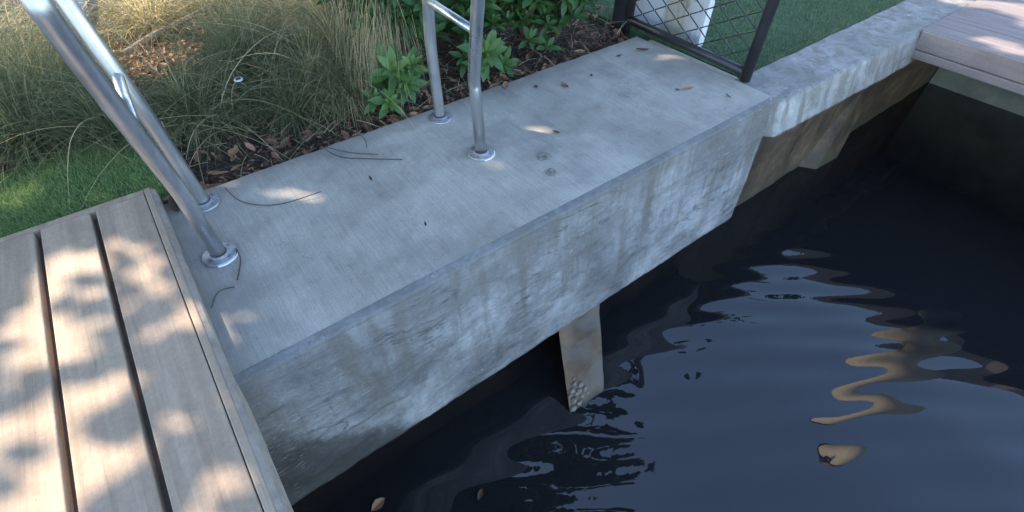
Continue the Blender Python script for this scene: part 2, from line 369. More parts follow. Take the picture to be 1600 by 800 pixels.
# seawall under and beyond the platform
sw = tag(empty('seawall', (4.5, 1.4, 0)), 'concrete seawall with pale cap running from the platform to the purple-grey deck, brown stained below', 'seawall')
m = MB(); vs = []; prof = [(1.595, -.14), (1.597, -.015), (1.590, -.012)] + [(1.58 - .355 * k / 10, -.012) for k in range(11)] + [(1.212, -.014), (1.202, -.022), (1.196, -.034)] + [(1.194 - .004 * k, -.034 - .216 * k / 12) for k in range(1, 13)] + [(1.20, -.256), (1.47, -.256)]
L = len(prof); N = 220
for i in range(N + 1):
    x = 3.0 + (12 - 3.0) * (i / N) ** 1.5
    for j, (y, z) in enumerate(prof):
        d = 0; zz = z
        if 13 <= j <= 28: d = .007 * fbm(x * 5, z * 8, 1) + .004 * fbm(x * 18, z * 18, 2); zz += .004 * fbm(x * 8, 1, 1)
        yo = max(0, 3.6 - x) * .05
        if j >= 3:
            off = .095 if x < 3.05 else .095 - .055 * min(1, (x - 3.05) / .06)
            if x > 3.11: off = .040 * max(0, 1 - (x - 3.11) / 1.6)
            d += min(1, (j - 3) / 9) * off
        if j <= 2: d += .012 * fbm(x * 4, 2, 2)
        vs.append((x, y + d, zz))
m.add(vs, [(i * L + j, i * L + j + 1, (i + 1) * L + j + 1, (i + 1) * L + j) for i in range(N) for j in range(L - 1)])
m.build('cap', M['capc'], sw, smooth=True)
m = MB(); vs = []; N = 300
for i in range(N + 1):
    x = -6 + 18 * i / N
    for k in range(16):
        z = -.2 - 1.4 * k / 15; vs.append((x, 1.445 + .015 * fbm(x * 3, z * 3, 1), z))
m.add(vs, [(i * 16 + j, i * 16 + j + 1, (i + 1) * 16 + j + 1, (i + 1) * 16 + j) for i in range(N) for j in range(15)])
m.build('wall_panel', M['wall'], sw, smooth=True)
# buttress pile of the seawall (visible beyond the platform)
def prism(m, bot, top):   # two quads
    m.add(list(bot) + list(top), [(3, 2, 1, 0), (4, 5, 6, 7), (0, 1, 5, 4), (1, 2, 6, 5), (2, 3, 7, 6), (3, 0, 4, 7)])
m = MB(); prism(m, [(4.62, 1.285, -1.45), (5.02, 1.265, -1.45), (5.55, 1.52, -1.45), (4.45, 1.52, -1.45)], [(5.30, 1.435, -.62), (5.54, 1.435, -.62), (5.66, 1.52, -.62), (5.24, 1.52, -.62)])
bevel(m.build('buttress', M['wall'], sw), .02)
m = MB(); m.box((-.6, 1.2, -.30), (-.42, 2.4, -.02)); m.box((-8, 1.2, -.30), (-.6, 1.6, -.02)); m.build('cap_under_deck', M['capc'], sw)
m = MB(); m.box((7.55, -12, -1.6), (7.75, 1.436, -.2)); tag(m.build('end_wall', M['endwall']), 'green-grey concrete wall in the shade beneath the far deck', 'wall')

# battered piling under the platform with oysters
pr = tag(empty('battered_piling', (1.3, .9, ZW)), 'tan square piling rising from dark water under the front edge of the concrete block', 'piling')
m = MB()
def pl(z, w=0):
    f = (z + 1.30) / .40; xa = 1.13 + (1.262 - 1.13) * f; xb = 1.41 + (1.61 - 1.41) * f; ya = .88 + .305 * f; yb = .862 + .325 * f
    return [(xa, ya, z), (xb, yb, z), (xb + .26, yb + .34, z), (xa + .42, ya + .34, z)]
prev = None; vs = []; N = 18
for k in range(N + 1):
    z = -1.75 + .90 * k / N
    for (x, y, q) in pl(z): vs.append((x + .006 * fbm(x * 9, y * 9, q * 9), y + .006 * fbm(x * 9, y * 9, q * 9 + 5), q))
fs = [(4 * k + j, 4 * k + (j + 1) % 4, 4 * k + 4 + (j + 1) % 4, 4 * k + 4 + j) for k in range(N) for j in range(4)]
m.add(vs, fs); bevel(m.build('shaft', M['pile'], pr), .012, 2)
def blob(c, r, seed, sq=(1, 1, 1), sub=2):
    bm = bmesh.new(); bmesh.ops.create_icosphere(bm, subdivisions=sub, radius=r)
    vs = []
    for v in bm.verts:
        q = v.co * (1 + .35 * noise.noise(v.co * (1.6 / r) + Vector((seed * 3.1, 0, 0)))); vs.append(Vector((q.x * sq[0] + c[0], q.y * sq[1] + c[1], q.z * sq[2] + c[2])))
    fs = [tuple(v.index for v in f.verts) for f in bm.faces]; bm.free(); return vs, fs
for k, (x, z, r) in enumerate([(1.20, -1.20, .026), (1.235, -1.225, .030), (1.27, -1.20, .024), (1.19, -1.25, .028), (1.25, -1.255, .026), (1.165, -1.285, .03), (1.29, -1.235, .02), (1.23, -1.175, .02), (1.215, -1.28, .02), (1.30, -1.262, .013), (1.21, -1.205, .012), (1.175, -1.215, .014), (1.335, -1.25, .012), (1.245, -1.15, .011)]):
    f = (z + 1.30) / .40; y = .88 + .305 * f - .008; m = MB(); v_, f_ = blob((x, y, z), r, k, (uni(.7, 1.25), .6, uni(.55, 1.1))); m.add(v_, f_); m.build('oyster', M['shell'], pr)

# ------------------------------------------------------------------ left deck
dk = tag(empty('boat_deck', (-.7, 1.6, 0)), 'weathered beige wooden deck with dappled sun at the left, raised slightly above the concrete block', 'deck')
ZD = .06
m = MB(); edges = [-.290, -.498, -.514, -.705, -.727]
planks = [(-.494, -.293)]
x = -.518
planks.append((-.705, x)); x = -.730
for k in range(12): planks.append((x - .192, x)); x -= .212
def board(m, a, b, tint, nseg=10, noise_amp=.0015):
    m.box(a, b, tint)
for k, (a, b) in enumerate(planks):
    m.box((a, -1.6, ZD - .04), (b, 2.515, ZD), k * .37 % 1)
o = bevel(m.build('plank_surface', M['deckL'], dk, attr='plank'), .004)
m = MB(); m.box((-.2895, -1.6, ZD - .04), (-.262, 2.556, ZD + .001), .9); bevel(m.build('edge_board', M['deckL'], dk, attr='plank'), .004)
m = MB(); m.box((-3.4, 2.517, ZD - .05), (-.2905, 2.556, ZD - .001), .6); bevel(m.build('end_board', M['deckL'], dk, attr='plank'), .004)
# fascia: shallow over the concrete, deeper over the water with a curved notch
m = MB(); pts = [(2.54, .004), (1.40, .004), (1.32, -.005), (1.255, -.035), (1.21, -.062), (1.1, -.075), (-1.6, -.08)]
vs = []; 
for (y, z) in pts: vs += [(-.2615, y, z), (-.2615, y, ZD - .002), (-.244, y, z), (-.244, y, ZD - .008)]
fs = []
for i in range(len(pts) - 1):
    a = 4 * i; b = a + 4; fs += [(a, a + 1, b + 1, b), (a + 2, b + 2, b + 3, a + 3), (a + 1, a + 3, b + 3, b + 1), (a, b, b + 2, a + 2)]
fs += [(0, 2, 3, 1)]; m.add(vs, fs, .2); m.build('fascia', M['stake'], dk)
m = MB(); m.box((-3.4, -1.6, ZD - .10), (-.30, 1.18, ZD - .036)); m.box((-3.4, 1.64, ZD - .05), (-.30, 2.5, ZD - .036)); m.box((-3.4,1.18,ZD-.05),(-.3,1.64,ZD-.036)); m.build('joists', M['gapdark'], dk)

# ------------------------------------------------------------------ right deck
dr = tag(empty('far_deck', (6, 0, 0)), 'purple-grey wooden deck at the far right end of the seawall with sun and shadow stripes', 'deck')
m = MB(); x = 5.016; k = 0
while x < 10.5:
    wd = .215; m.box((x, -12, -.045), (x + wd - .006, 1.204, 0), (k * .31) % 1); x += wd; k += 1
bevel(m.build('plank_surface', M['deckR'], dr, attr='plank'), .004)
m = MB(); m.box((4.99, -12, -.135), (5.012, 1.186, -.002), .4); m.box((5.012, -12, -.134), (5.10, 1.185, -.048), .4); bevel(m.build('fascia', M['deckR'], dr, attr='plank'), .004)
m = MB(); m.box((4.975, -12, -.20), (5.03, 1.18, -.139), .7); bevel(m.build('lower_trim', M['deckR'], dr, attr='plank'), .006)
m = MB(); m.box((5.2, -12, -.12), (10.5, 1.1, -.048)); m.build('joists', M['gapdark'], dr)
# mooring pile outside the frame on the right, seen in the water
mp = tag(empty('deck_post', (4.805, -.30, -.5)), 'tan round timber post at the edge of the far deck, seen as wavy reflection', 'post')
m = MB(); m.tube([(4.805, -.30, -.50), (4.805, -.30, .8), (4.805, -.30, 1.85)], [.165, .16, .155], 24); m.build('shaft', M['postwood'], mp, smooth=True)
m = MB(); m.tube([(4.805, -.30, 1.851), (4.805, -.30, 1.90), (4.805, -.30, 2.03)], [.17, .17, .01], 24); m.build('cap', M['plastic'], mp)

# ------------------------------------------------------------------ handrails
def flange(name, c, root, seal):
    f = MB(); n = 32; prof = [(.072, 0.0), (.072, .008), (.068, .0105), (.045, .0115), (.042, .016), (.034, .020)]
    vs = []; 
    for (r, z) in prof:
        for k in range(n): a = 2 * math.pi * k / n; vs.append((c[0] + r * math.cos(a), c[1] + r * math.sin(a), c[2] + z))
    fs = [(i * n + k, i * n + (k + 1) % n, (i + 1) * n + (k + 1) % n, (i + 1) * n + k) for i in range(len(prof) - 1) for k in range(n)]
    f.add(vs, fs); fo = f.build('base_flange', M['flange'], root, smooth=True)
    for q in range(4):
        a = R(35 + 90 * q); b = MB(); x, y = c[0] + .056 * math.cos(a), c[1] + .056 * math.sin(a)
        b.tube([(x, y, c[2] + .010), (x, y, c[2] + .0155)], .0065, 6); bo = b.build('bolt', M['screw']); bo.parent = fo
        for v in bo.data.vertices: v.co -= Vector(root.location)
    if seal:
        s = MB(); pts = [(c[0] + .073 * math.cos(a), c[1] + .073 * math.sin(a), .003) for a in [R(250 + 5 * k) for k in range(19)]]
        s.tube(pts, .0035, 6); so = s.build('sealant', M['caulk']); so.parent = fo
        for v in so.data.vertices: v.co -= Vector(root.location)
def handrail(label, front, rear, bar):
    root = tag(empty('handrail', (front[0][0], (front[0][1] + rear[0][1]) / 2, 0)), label, 'handrail', 'steel grab rails on the concrete block')
    top_f, top_r = Vector(front[-1]), Vector(rear[-1]); mid = (top_f + top_r) / 2 + Vector((0, 0, .16))
    path = [Vector(front[0])] + smooth_path(front[1:], 6) + smooth_path([top_f + Vector((0, .04, .09)), mid, top_r + Vector((0, -.04, .09))], 5) + smooth_path(rear[::-1], 6)
    m = MB(); m.tube(path, .031, 24); m.build('tube', M['steel'], root, smooth=True)
    m = MB(); m.tube(bar, .020, 20); m.build('crossbar', M['steel'], root, smooth=True)
    flange('f', Vector(front[0]), root, True); flange('f', Vector(rear[0]), root, False)
handrail('nearer tubular steel handrail beside the beige deck, passing the upper left corner',
         [(-.118, 1.945, .002), (-.121, 1.938, .34), (-.124, 1.925, .42), (-.135, 1.86, .62), (-.150, 1.76, .95), (-.155, 1.72, 1.10)],
         [(-.082, 2.354, .002), (-.098, 2.352, .38), (-.112, 2.345, .60), (-.135, 2.38, .85), (-.15, 2.42, 1.10)], [(-.137, 1.862, .66), (-.118, 2.345, .665)])
handrail('farther tubular steel handrail standing mid-block in front of the leafy shrub',
         [(1.235, 1.897, .002), (1.237, 1.928, .36), (1.236, 1.930, .42), (1.235, 1.90, .60), (1.234, 1.862, .80), (1.232, 1.82, 1.05)],
         [(1.246, 2.344, .002), (1.246, 2.356, .40), (1.246, 2.345, .55), (1.246, 2.325, .72), (1.245, 2.29, 1.05)], [(1.235, 1.892, .655), (1.246, 2.335, .665)])

# ------------------------------------------------------------------ chain-link panel
fr = tag(empty('chain_link_fence', (3.15, 2.1, 0)), 'black chain-link fence panel with round steel frame at the far end of the concrete block', 'fence')
m = MB(); m.tube([(3.147, 1.545, -.002), (3.147, 1.545, 1.45)], .036, 18); m.build('post', M['black'], fr, smooth=True)
m = MB(); m.tube([(3.147, 1.545, .045), (3.175, 2.66, .055)], .029, 16); m.build('bottom_rail', M['black'], fr, smooth=True)
m = MB(); m.tube([(3.147, 1.545, 1.42), (3.175, 2.66, 1.42)], .026, 16); m.build('top_rail', M['black'], fr, smooth=True)
m = MB(); m.tube([(3.175, 2.655, -.05), (3.175, 2.655, 1.45)], .03, 16); m.build('post', M['black'], fr, smooth=True)
m = MB(); m.box((3.17, 2.70, -.06), (3.29, 2.82, 1.5)); bevel(m.build('gate_post', M['black'], fr), .006)
m = MB(); m.tube([(3.186, 2.62, .06), (3.187, 2.62, 1.4)], .006, 8); m.build('tension_bar', M['black'], fr)
# woven wires
m = MB(); sx, sz, rr = .052, .060, .0044; nW = int(1.06 / (2 * sx)) + 1; nr = int(1.34 / sz)
for i in range(nW + 1):
    p = []
    for k in range(nr + 1):
        s_ = 1 if (k + i) % 2 else -1; y = 1.585 + (2 * i + 1) * sx + s_ * (sx + .002); y = min(max(y, 1.57), 2.63)
        p.append(Vector((3.150 + .025 * (y - 1.545) + (.003 * s_), y, .07 + k * sz)))
    q = []
    for a, b in zip(p, p[1:]):
        dirn = (b - a); q += [a + dirn * .06, a + dirn * .94]
    m.tube(q, rr, 5, cap=False)
m.build('wire_mesh', M['plastic'], fr, smooth=True)

# white board panel behind the chain-link
t = NT('streaked_white_boards'); x = t.sep()
yy = t.math('ADD', x[1], t.math('MULTIPLY', t.noi(3, 4, .6), .10))
tan = t.ramp(t.math('SUBTRACT', yy, 2.22), [(.0, 0.0), (.10, .9), (.26, .9), (.31, 0.0)])  # tan strip puts dappled sun into the board colour
c = t.mix(tan, (.66, .68, .72), (.52, .46, .36)); c = t.mix(t.ramp(t.noi(1, 5, .65, t.mapp((8, 10, 2.0)), .8), [(.52, 0.0), (.62, .75)]), c, (.25, .19, .16))
M['wboards'] = t.col(c).rough(.55).bump(t.noi(1, 3, .5, t.mapp((5, 60, 3))), .15, .003).m
wp = tag(empty('white_board_panel', (3.4, 2.35, 0)), 'white painted board panel with tan painted-in sun dapple and brown streaks standing behind the black chain-link', 'panel')
for a, b in ((2.125, 2.28), (2.284, 2.44), (2.444, 2.60), (2.604, 2.76)):
    m = MB(); m.box((3.35, a, -.06), (3.375, b, 1.5)); bevel(m.build('board', M['wboards'], wp), .003)
m = MB(); m.box((3.335, 2.080, -.06), (3.40, 2.122, 1.52)); bevel(m.build('corner_trim', M['white'], wp), .004)

# ------------------------------------------------------------------ garden bits
st = MB(); st.tube([(-.26, 4.94, -.06), (-.235, 4.94, 0), (-.04, 4.95, .46)], .042, 4); tag(st.build('wooden_stake', M['stake']), 'square weathered wooden stake behind the near handrail at the top left', 'stake')
m = MB(); m.add([(-.42, 5.02, -.05), (-.29, 5.00, -.05), (-.10, 5.00, .42), (-.24, 5.02, .42), (-.42, 5.05, -.05), (-.29, 5.03, -.05), (-.10, 5.03, .42), (-.24, 5.05, .42)],
                [(0, 1, 2, 3), (7, 6, 5, 4), (0, 4, 5, 1), (1, 5, 6, 2), (2, 6, 7, 3), (3, 7, 4, 0)])
tag(m.build('white_sheet', M['white']), 'pale bluish white sheet standing beside the wooden stake at the top left', 'sheet')
rs = tag(empty('garden_riser', (.40, 3.22, 0)), 'short black garden riser with a white ring on its top among the grass', 'riser')
m = MB(); m.tube([(.385, 3.17, -.08), (.38, 3.19, .16)], .022, 20); m.build('stem', M['plastic'], rs, smooth=True)
m = MB(); pts = [(.38 + .020 * math.cos(a), 3.19 + .020 * math.sin(a), .165) for a in [2 * math.pi * k / 24 for k in range(25)]]; m.tube(pts, .0065, 8); m.build('ring', M['ring'], rs, smooth=True)
m = MB(); m.tube([(.38, 3.19, .16), (.38, 3.19, .172)], .014, 14); m.build('nozzle', M['plastic'], rs)
m = MB(); m.tube(smooth_path([(-.12, 4.40, .02), (.12, 4.52, .06), (.34, 4.62, .08), (.62, 4.78, .10)]), [.022] * 8 + [.016] * 11, 8); tag(m.build('fallen_stick', M['stick']), 'pale bare stick lying across the sunlit leaf litter', 'stick')
m = MB(); m.tube([(1.36, 4.15, -.06), (1.30, 4.35, .35), (1.24, 4.5, .7)], [.018, .03, .04], 4); tag(m.build('slanted_stake', M['stake']), 'slanted grey stake narrowing downwards in the dark mulch at the top edge', 'stake')

# grass clumps
def blade(m, p, d, L, w, droop, tint, nseg=6, side=None):
    p = Vector(p); d = Vector(d).normalized(); s = Vector((-d.y, d.x, 0)); s = s.normalized() if s.length > .01 else Vector((1, 0, 0))
    a = uni(-.8, .8); vs = []; st = L / nseg; q = p.copy(); dd = d.copy()
    for k in range(nseg + 1):
        ww = w * (1 - (k / nseg) ** 2 * .85); sv = (s * math.cos(a) + dd.cross(s) * math.sin(a)) * ww * .5
        vs += [q - sv, q + sv]; q = q + dd * st; dd = (dd + Vector((0, 0, -droop / nseg)) + Vector((uni(-1, 1), uni(-1, 1), uni(-1, 1))) * .035).normalized()
        if q.z < -.03: q.z = -.03 + rnd() * .01; dd.z = abs(dd.z) * .2
    m.add(vs, [(2 * k, 2 * k + 1, 2 * k + 3, 2 * k + 2) for k in range(nseg)], tint)
def clump(loc, n, L, tints, lean=(0, 0), spread=1.0, label='', r=.07, name='grass_clump', droop=2.0, w=.0034):
    m = MB(); x, y = loc
    for k in range(n):
        a = uni(0, 2 * math.pi); rr = r * math.sqrt(rnd()); el = uni(.35, 1.5)
        d = Vector((math.cos(a) * math.cos(el) * spread + lean[0], math.sin(a) * math.cos(el) * spread + lean[1], math.sin(el)))
        tt = min(1, max(0, random.choice(tints) + uni(-.12, .12)))
        blade(m, (x + rr * math.cos(a), y + rr * math.sin(a), -.05), d, L * uni(.55, 1.1), w * uni(.7, 1.3), droop * uni(.6, 1.4), tt, 7)
    return tag(m.build(name, M['grass']), label, 'grass clump', 'ornamental grass clumps in the planting bed')
G_ = [.1, .2, .3, .35, .45]; D_ = [.6, .75, .85, .95]; X_ = [.2, .35, .5, .7, .85]
clumps = [
 ((-.72, 3.62), 900, .62, G_ + [.55], (.1, -.15), 'low grey-green grass clump nearest the artificial turf at the left edge'),
 ((-.60, 4.10), 900, .66, G_ + [.5, .7], (.1, -.1), 'arching green grass clump behind the near handrail'),
 ((-.95, 4.75), 600, .70, [.35, .55, .75, .9], (0, -.1), 'sun-flecked grass clump in the far upper left corner'),  # paler tints paint sun flecks into the blades
 ((-.30, 3.38), 700, .48, G_, (.1, -.1), 'short green grass clump just behind the back corner of the beige deck'),
 ((.12, 3.30), 700, .50, G_ + [.6], (.2, -.1), 'green grass clump sprawling behind the rear flange of the near handrail'),
 ((.55, 3.75), 1200, .62, G_, (.0, -.2), 'dark green grass mound behind the white-ringed riser'),
 ((.15, 4.98), 620, .60, [.6, .75, .85, .95, 1.0], (.05, -.05), 'upright yellow-green sunlit grass clump beyond the pale stick'),  # straw tints raised to paint in sunlight, next clump too
 ((.62, 5.15), 560, .62, [.4, .6, .75, .9, 1.0], (-.1, -.2), 'olive sunlit grass clump at the top edge right of the pale stick'),
 ((.86, 3.22), 650, .50, G_ + [.7, .8], (.1, -.25), 'mixed green and straw grass clump spilling toward the back edge of the block'),
 ((.62, 3.02), 420, .46, G_, (.35, -.1), 'low blue-green grass clump lying flat right of the riser'),
 ((1.18, 3.50), 800, .70, D_ + [.6, .5], (.0, -.42), 'tall straw-coloured dry grass clump left of the leafy shrub'),
 ((1.38, 4.30), 700, .46, [.3, .4, .5, .6], (.0, -.1), 'small sunlit green grass clump behind the dry straw clump'),
 ((.95, 2.98), 300, .42, D_ + [.45], (-.1, -.2), 'thin dry tuft leaning over the back edge of the block'),
 ((-1.5, 3.9), 700, .6, G_, (.1, -.1), 'green grass clump partly outside the left edge of the picture'),
]
for (loc, n, L, ti, ln, lb) in clumps: clump(loc, int(n * 1.55), L * 1.12, ti, ln, 1.0, lb, r=.10)
def add_blades(name, label, cat, gen, n):
    m = MB()
    for k in range(n): blade(m, *gen())
    return tag(m.build(name, M['grass']), label, cat)
def hang():
    d = Vector((uni(-.62, -.30), uni(-1, -.75), uni(-.05, .25)))
    return (1.45 + random.gauss(0, .09), 3.50 + uni(-.25, .1), uni(.26, .50)), d, uni(.55, 1.05), .0038, uni(.5, 1.0), random.choice((.6, .75, .85, .95)) + uni(-.05, .05), 8
add_blades('dry_grass_fall', 'sheaf of long straw-coloured dead blades hanging down toward the back edge of the block', 'dry grass', hang, 330)
def thatch():
    while True:
        x = uni(-1.7, 1.5); y = 2.95 + 2.6 * rnd()
        if x < -.1 and y < 3.3: continue
        if math.hypot((x - .02) / .50, (y - 4.0) / .55) < 1: continue
        break
    a = uni(0, 6.28); el = uni(.15, 1.0)
    return (x, y, uni(-.03, .12)), (math.cos(a) * math.cos(el), math.sin(a) * math.cos(el) - .25, math.sin(el)), uni(.35, .95), uni(.0025, .005), uni(.8, 2.2), random.choice((.15, .25, .35, .5, .6, .75, .9)) + uni(-.08, .08), 9
kind(add_blades('grass_thatch', 'tangle of bent green and straw-coloured grass blades between the clumps', 'grass', thatch, 3600), 'stuff')
# leaf litter
def litter_leaf(m, c, L, W, tint, tilt=.5, yaw=None, curl=.25):
    yaw = uni(0, 6.28) if yaw is None else yaw; rot = Matrix.Rotation(yaw, 3, 'Z') @ Matrix.Rotation(uni(-tilt, tilt), 3, 'X') @ Matrix.Rotation(uni(-tilt, tilt), 3, 'Y')
    prof = [(-.5, 0.04), (-.25, .75), (.05, 1.0), (.32, .6), (.5, .03)]; vs = []
    for (u, q) in prof:
        cz = curl * L * (u * u) * 1.2
        vs += [Vector((u * L, -q * W / 2, cz + W * .22 * q)), Vector((u * L, 0, cz)), Vector((u * L, q * W / 2, cz + W * .22 * q))]
    fs = []
    for i in range(4):
        for j in range(2): a = i * 3 + j; fs.append((a, a + 1, a + 4, a + 3))
    m.add([rot @ v + Vector(c) for v in vs], fs, tint)
m = MB()
def dens(x, y):
    return 1.0
for k in range(9000):
    x = uni(-1.6, 3.35); y = 2.49 + (uni(0, 1) ** 1.5) * 3.3
    if x < -.1 and y < 3.2: continue
    if x > 3.1 and y < 2.7: continue
    big = rnd() < .22
    L = uni(.05, .09) if big else uni(.015, .04)
    litter_leaf(m, (x, y, -.035 + rnd() * .03 + .02 * fbm(x * .8, y * .8, 4)), L, L * uni(.3, .55), min(1, max(0, random.gauss(.42, .22))), .6)
for k in range(900):   # dense litter patch under the stick, pale tints paint sunlight into it
    x = random.gauss(.02, .22); y = random.gauss(4.22, .17); L = uni(.03, .07)
    litter_leaf(m, (x, y, -.02 + rnd() * .035), L, L * uni(.3, .55), uni(.7, 1), .6)
kind(tag(m.build('leaf_litter', M['litter']), 'brown leaf litter and bark chips covering the planting bed', 'leaf litter'), 'stuff')
m = MB()   # thin twigs and stray straws over the mulch
for k in range(900):
    x = uni(-1.2, 3.2); y = uni(2.50, 4.6)
    if x < -.05 and y < 3.15: continue
    a = uni(0, 6.28); el = uni(0, .35); L = uni(.1, .42)
    blade(m, (x, y, uni(-.03, .03)), (math.cos(a) * math.cos(el), math.sin(a) * math.cos(el), math.sin(el) + .1), L, .0035, uni(0, .8), uni(.55, 1), 6)
kind(tag(m.build('fallen_straw', M['grass']), 'loose dry straws and thin twigs scattered over the mulch', 'straw'), 'stuff')
m = MB()   # turf fibres
for k in range(52000):
    x = uni(-1.55, -.10); y = uni(2.56, 3.28 + .04 * math.sin(x * 9)); 
    a = uni(0, 6.28); el = uni(.5, 1.4); h = uni(.012, .028); p = Vector((x, y, -.014)); s_ = Vector((-math.sin(a), math.cos(a), 0)) * .0014
    q = p + Vector((math.cos(a) * math.cos(el), math.sin(a) * math.cos(el), math.sin(el))) * h
    m.add([p - s_, p + s_, q], [(0, 1, 2)], rnd())
kind(tag(m.build('turf_fibres', M['turfblade']), 'bright green artificial turf pile beside the beige deck', 'turf'), 'stuff')
m = MB()
for k in range(90000):
    y = 1.60 + 3.0 * rnd() ** 1.4; x = uni(3.2, 7.5)
    if noise.noise(Vector((x * 6, y * 6, 1))) < -.75: continue
    a = uni(0, 6.28); el = uni(.5, 1.4); h = uni(.018, .04); p = Vector((x, y, -.024)); s_ = Vector((-math.sin(a), math.cos(a), 0)) * .0024
    q = p + Vector((math.cos(a) * math.cos(el), math.sin(a) * math.cos(el), math.sin(el))) * h
    m.add([p - s_, p + s_, q], [(0, 1, 2)], rnd())
kind(tag(m.build('lawn_grass', M['lawnblade']), 'short green lawn behind the seawall cap', 'grass'), 'stuff')

# shrubs with broad leaves in whorls
def broad_leaf(m, base, d, up, L, W, tint):
    d = d.normalized(); s = d.cross(up).normalized(); n = s.cross(d)
    prof = [(0, .10), (.18, .45), (.42, .92), (.64, 1.0), (.84, .62), (1, .04)]; vs = []; bend = uni(.05, .35)
    for (u, q) in prof:
        c = base + d * (u * L) - n * (bend * L * u * u)
        vs += [c - s * (q * W / 2) + n * (W * .14 * q), c, c + s * (q * W / 2) + n * (W * .14 * q)]
    fs = []
    for i in range(5):
        for j in range(2): a = i * 3 + j; fs.append((a, a + 1, a + 4, a + 3))
    m.add(vs, fs, tint)
def rosette(m, tip, axis_, nl, L, tint0):
    ax = Vector(axis_).normalized(); o1 = ax.orthogonal().normalized(); o2 = ax.cross(o1)
    for k in range(nl):
        a = k * 2.4 + uni(-.3, .3); el = .15 + 1.15 * (k / nl); ll = L * (1 - .5 * k / nl) * uni(.85, 1.15)
        d = (o1 * math.cos(a) + o2 * math.sin(a)) * math.cos(el) + ax * math.sin(el)
        broad_leaf(m, Vector(tip) + ax * (.01 * k / nl), d, ax, ll, ll * uni(.30, .40), min(1, max(0, tint0 + .35 * k / nl + uni(-.12, .12))))
def shrub(name, label, root, tips, L=.13):
    r_ = empty('leafy_shrub', (root[0], root[1], 0)); tag(r_, label, 'shrub', 'broad-leaved shrubs along the back of the block')
    fm = MB(); sm = MB(); L *= 1.12
    for (x, y, z, t0, sc, n) in tips:
        out = Vector((x - root[0], y - root[1], max(.25, z))); ax = Vector((out.x * .5 + uni(-.2, .2), out.y * .8 - .45 + uni(-.2, .2), .8 + uni(-.2, .3)))
        rosette(fm, (x, y, z), ax, n, L * sc, t0)
        p0 = Vector((root[0] + uni(-.08, .08), root[1] + uni(-.08, .08), -.06)); p2 = Vector((x, y, z)); p1 = (p0 + p2) / 2 + Vector((uni(-.05, .05), .05, -.02))
        sm.tube(smooth_path([p0, p1, p2], 4), [.009, .008, .008, .007, .006, .006, .005, .005, .004], 5)
    sm.build('stems', M['bark'], r_, smooth=True); fm.build('foliage', M['leafgreen'], r_, smooth=True)
def cloud(cx, cy, cz, rx, ry, rz, n):
    out = []
    for k in range(n):
        while True:
            a = Vector((uni(-1, 1), uni(-1, 1), uni(-1, 1)))
            if a.length < 1: break
        out.append((cx + a.x * rx, cy + a.y * ry, max(.04, cz + a.z * rz), uni(.0, .45), uni(.7, 1.05), random.randint(7, 11)))
    return out
shrub('s', 'leafy green shrub with two bright rosettes left of the rear leg of the far handrail', (1.45, 3.25), [(1.14, 2.66, .20, .45, 1.15, 14), (1.05, 2.60, .06, .5, .75, 12), (1.22, 2.70, .12, .4, .8, 11), (1.18, 2.60, .13, .4, .85, 16), (1.10, 2.72, .12, .25, .8, 14), (1.00, 2.68, .05, .5, .6, 12), (1.24, 2.62, .22, .55, .7, 14)] + cloud(1.55, 3.22, .42, .42, .36, .34, 130), .15)
shrub('s', 'leafy green shrub with a large rosette right of the front leg of the far handrail', (2.0, 3.15), [(1.80, 2.66, .14, .45, 1.15, 14), (1.92, 2.62, .04, .3, .9, 10), (1.70, 2.75, .10, .25, .9, 10), (1.86, 2.70, .16, .5, .8, 14), (1.74, 2.64, .07, .4, .75, 12)] + cloud(2.05, 3.12, .40, .42, .34, .32, 130), .145)
shrub('s', 'dark green leafy shrub behind the middle of the far half of the block', (2.5, 3.1), [(2.22, 2.72, .10, .2, .9, 10), (2.34, 2.66, .04, .2, .8, 9)] + cloud(2.58, 2.90, .36, .42, .26, .28, 150), .13)
shrub('s', 'leafy shrub overhanging beside the gate post of the chain-link fence', (2.95, 3.2), cloud(2.85, 3.12, .50, .30, .24, .2, 50), .13)
shrub('s', 'taller leafy shrub filling the top edge behind the far handrail', (1.9, 3.8), cloud(1.9, 3.75, .5, .8, .35, .45, 150), .15)

# ------------------------------------------------------------------ loose leaves, needles and mud on the block
def loose(x, y, L, W, tint, label, z=.004, curl=.35, yaw=None, tilt=.15, name='fallen_leaf'):
    m = MB(); litter_leaf(m, (0, 0, 0), L, W, tint, tilt, yaw, curl); lo = min(v[2] for v in m.v); m.v = [(a + x, b + y, c - lo + z) for a, b, c in m.v]
    return tag(m.build(name, M['litter']), label, 'leaf', 'single leaves fallen on hard surfaces')
loose(2.11, 2.20, .075, .035, .55, 'brown curled leaf on the block, nearest the shrub side')
loose(1.70, 1.81, .05, .022, .35, 'small brown leaf on the block right of the far handrail flange')
loose(2.73, 1.69, .085, .035, .8, 'tan curled leaf on the block toward the fence post')
loose(2.66, 1.72, .04, .02, .3, 'tiny dark leaf touching the tan curled leaf')
loose(2.86, 1.47, .07, .012, .15, 'thin dark leaf sliver near the far front corner of the block')
loose(1.95, 2.30, .05, .025, .3, 'small dark brown leaf beside the back edge of the block')
loose(2.35, 2.20, .04, .02, .15, 'tiny dark leaf on the far half of the block')
loose(2.93, 2.27, .12, .03, .2, 'dark bent leaf at the far back corner of the block')
loose(2.72, 2.30, .06, .025, .2, 'dark flat leaf near the far back edge of the block')
loose(1.80, 2.43, .09, .045, .75, 'pinkish brown leaf lying over the back edge of the block')
loose(.65, 2.05, .045, .012, .05, 'tiny dark sliver in the middle of the near half of the block')
loose(.70, 1.58, .035, .01, .05, 'black speck of leaf near the front half of the block')
loose(.16, 2.75, .10, .06, .8, 'round orange-tan leaf on the mulch behind the near handrail', -.02, .1)
